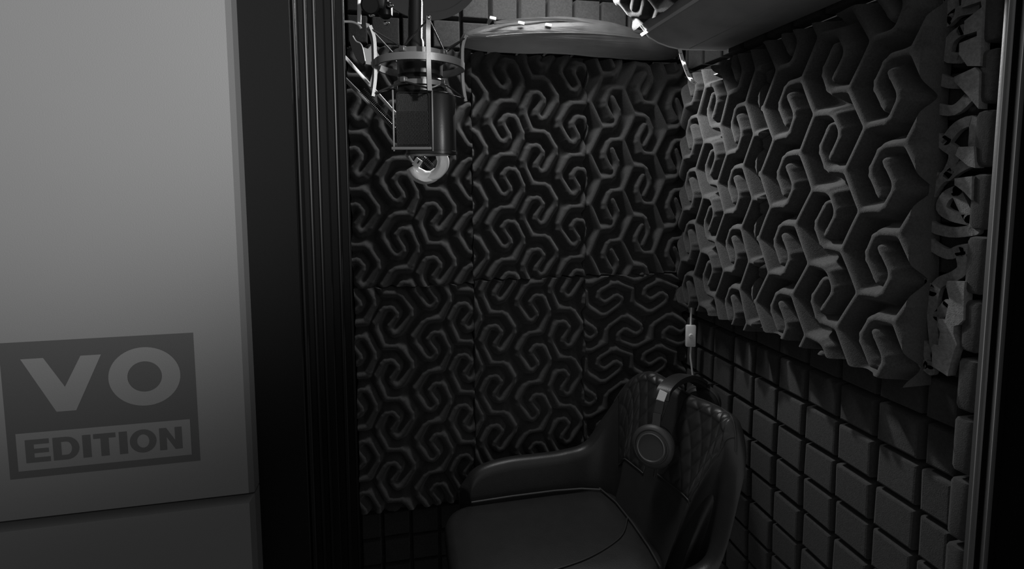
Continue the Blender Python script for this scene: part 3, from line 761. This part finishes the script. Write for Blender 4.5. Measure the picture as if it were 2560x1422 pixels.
QA, QB = (45/(N-1), 63/(N-1)), (67/(N-1), 87/(N-1))
quilt(*QA, .46, 'quilted_panel')
quilt(*QB, .52, 'quilted_panel')
# piping along the seams
def along(t0, t1, kf, off=-.0015, n=40):
    out = []
    for a in range(n+1):
        t = t0+(t1-t0)*a/n; i = min(int(t*(N-1)), N-1); k = kf(a/n); out.append(shell_pt(i, k, off)[0])
    return out
zf = (ZSEAT+.004-(ZSEAT-.05))
MB().tube([(x, y, ZSEAT+.005) for x, y in ((.15, 1.196), (.25, 1.200), (.36, 1.200), (.43, 1.194), (.475, 1.180))], .0024, 8).build('piping', M['piping'], stool)
MB().tube([(x, y, ZSEAT+.006) for x, y in ((.475, 1.185), (.492, 1.12), (.497, 1.04), (.497, .96), (.492, .90))], .0024, 8).build('piping', M['piping'], stool)
MB().tube(smooth_path([(.494, 1.06, ZSEAT+.0065), (.45, 1.0, ZSEAT+.007), (.36, .955, ZSEAT+.007), (.26, .935, ZSEAT+.006)], 6), .0014, 8).build('piping', M['piping'], stool)
MB().tube(along(*QA, lambda a: .46), .0018, 8).build('piping', M['piping'], stool)
MB().tube(along(*QB, lambda a: .52), .0018, 8).build('piping', M['piping'], stool)
MB().tube([shell_pt(i, 1, 0)[0]+shell_pt(i, 1, 0)[1]*TH*.5+Vector((0, 0, TH*.42)) for i in range(44, 90)], .0022, 8).build('piping', M['piping'], stool)
# pedestal
MB().lathe((.33, 1.045, .025), (.33, 1.045, ZSEAT-.07), [(0, .03), (.55, .03), (.56, .022), (1, .022)], 28).build('column', M['chrome'], stool)
MB().lathe((.33, 1.045, 0.0), (.33, 1.045, .03), [(0, .20), (.3, .20), (.8, .10), (1, .03)], 48).build('base', M['chrome'], stool)
MB().tube([(.33+.13*math.cos(2*math.pi*k/40), 1.045+.13*math.sin(2*math.pi*k/40), .26) for k in range(40)], .009, 10, closed=True).build('foot_ring', M['chrome'], stool)
MB().tube([(.33, 1.045, .26), (.33, 1.175, .26)], .009, 10).build('foot_ring_bar', M['chrome'], stool)
MB().box((.33, 1.045, ZSEAT-.072), (.2, .2, .012), bev=.003).build('seat_plate', M['black'], stool)

# ------------------------------------------------------------------ headphones over the backrest
hc = P(1636, 1112, 1.012)
yh = 1.075
hp = thing('headphones', 'black over-ear headphones hanging over the stool backrest', 'headphones', (hc.x+.04, yh, hc.z))
axd = Vector((-.66, -.72, .22)).normalized()
def cup(c, d, parent, nm):
    cu = MB().lathe(c, c+d*.030, [(0, .038), (.15, .044), (.55, .046), (.75, .043), (.86, .037), (.87, .0335), (1.0, .0325), (1.0, .001)], 48).build(nm, M['phone'], parent)
    MB().lathe(c-d*.018, c+d*.002, [(0, .026), (0, .038), (.3, .043), (.8, .043), (1, .038)], 48).build('ear_pad', M['leather'], cu)
    q_ = d.to_track_quat('Z', 'Y').to_matrix()
    MB().tube([c+d*.0302+q_ @ Vector((.0285*math.cos(2*math.pi*k/48), .0285*math.sin(2*math.pi*k/48), 0)) for k in range(48)], .0022, 8, closed=True).build('cup_ring', M['ring'], cu)
    MB().tube([c+d*.0262+q_ @ Vector((.037*math.cos(2*math.pi*k/48), .037*math.sin(2*math.pi*k/48), 0)) for k in range(48)], .0011, 8, closed=True).build('cup_ring', M['phone'], cu)
    return cu
cup(hc, axd, hp, 'ear_cup')
far = Vector((.742, 1.165, hc.z+.012)); cup(far, Vector((.66, .74, 0)).normalized(), hp, 'ear_cup')
# headband arc in the plane across the backrest
band = [P(1655, 1000, 1.030), P(1662, 972, 1.040), P(1690, 947, 1.062), P(1722, 940, 1.085), P(1752, 955, 1.112), Vector((.722, 1.142, Z(-.495))), far+Vector((.012, .012, .045))]
bp_ = smooth_path(band, 7)
wd_ = Vector((-.74, .67, .0)).normalized()
MB().sweep(bp_, [(-.0035, -.015), (.0035, -.015), (.0045, 0), (.0035, .015), (-.0035, .015)], wd_).build('headband', M['leather'], hp)
MB().sweep([p+Vector((0, 0, -.008)) for i, p in enumerate(bp_[9:-12])], [(-.004, -.012), (.004, -.012), (.004, .012), (-.004, .012)], wd_).build('band_pad', M['leather'], hp)
def slab(pts, th, nm, material): return MB().sweep(pts, [(-th/2, -.0085), (th/2, -.0085), (th/2, .0085), (-th/2, .0085)], wd_).build(nm, material, hp)
slab([P(1659, 978, 1.022), P(1650, 1003, 1.022)], .004, 'slider', M['white'])
slab([P(1652, 1001, 1.020), P(1645, 1036, 1.018)], .009, 'slider_housing', M['phone'])
slab([P(1644, 1034, 1.014), P(1641, 1066, 1.008)], .012, 'yoke', M['phone'])
MB().tube(smooth_path([hc+Vector((0, 0, -.044)), hc+Vector((.002, -.002, -.058)), hc+Vector((.0, -.002, -.072))], 5), .0028, 8).build('cable_stub', M['rubber'], hp)
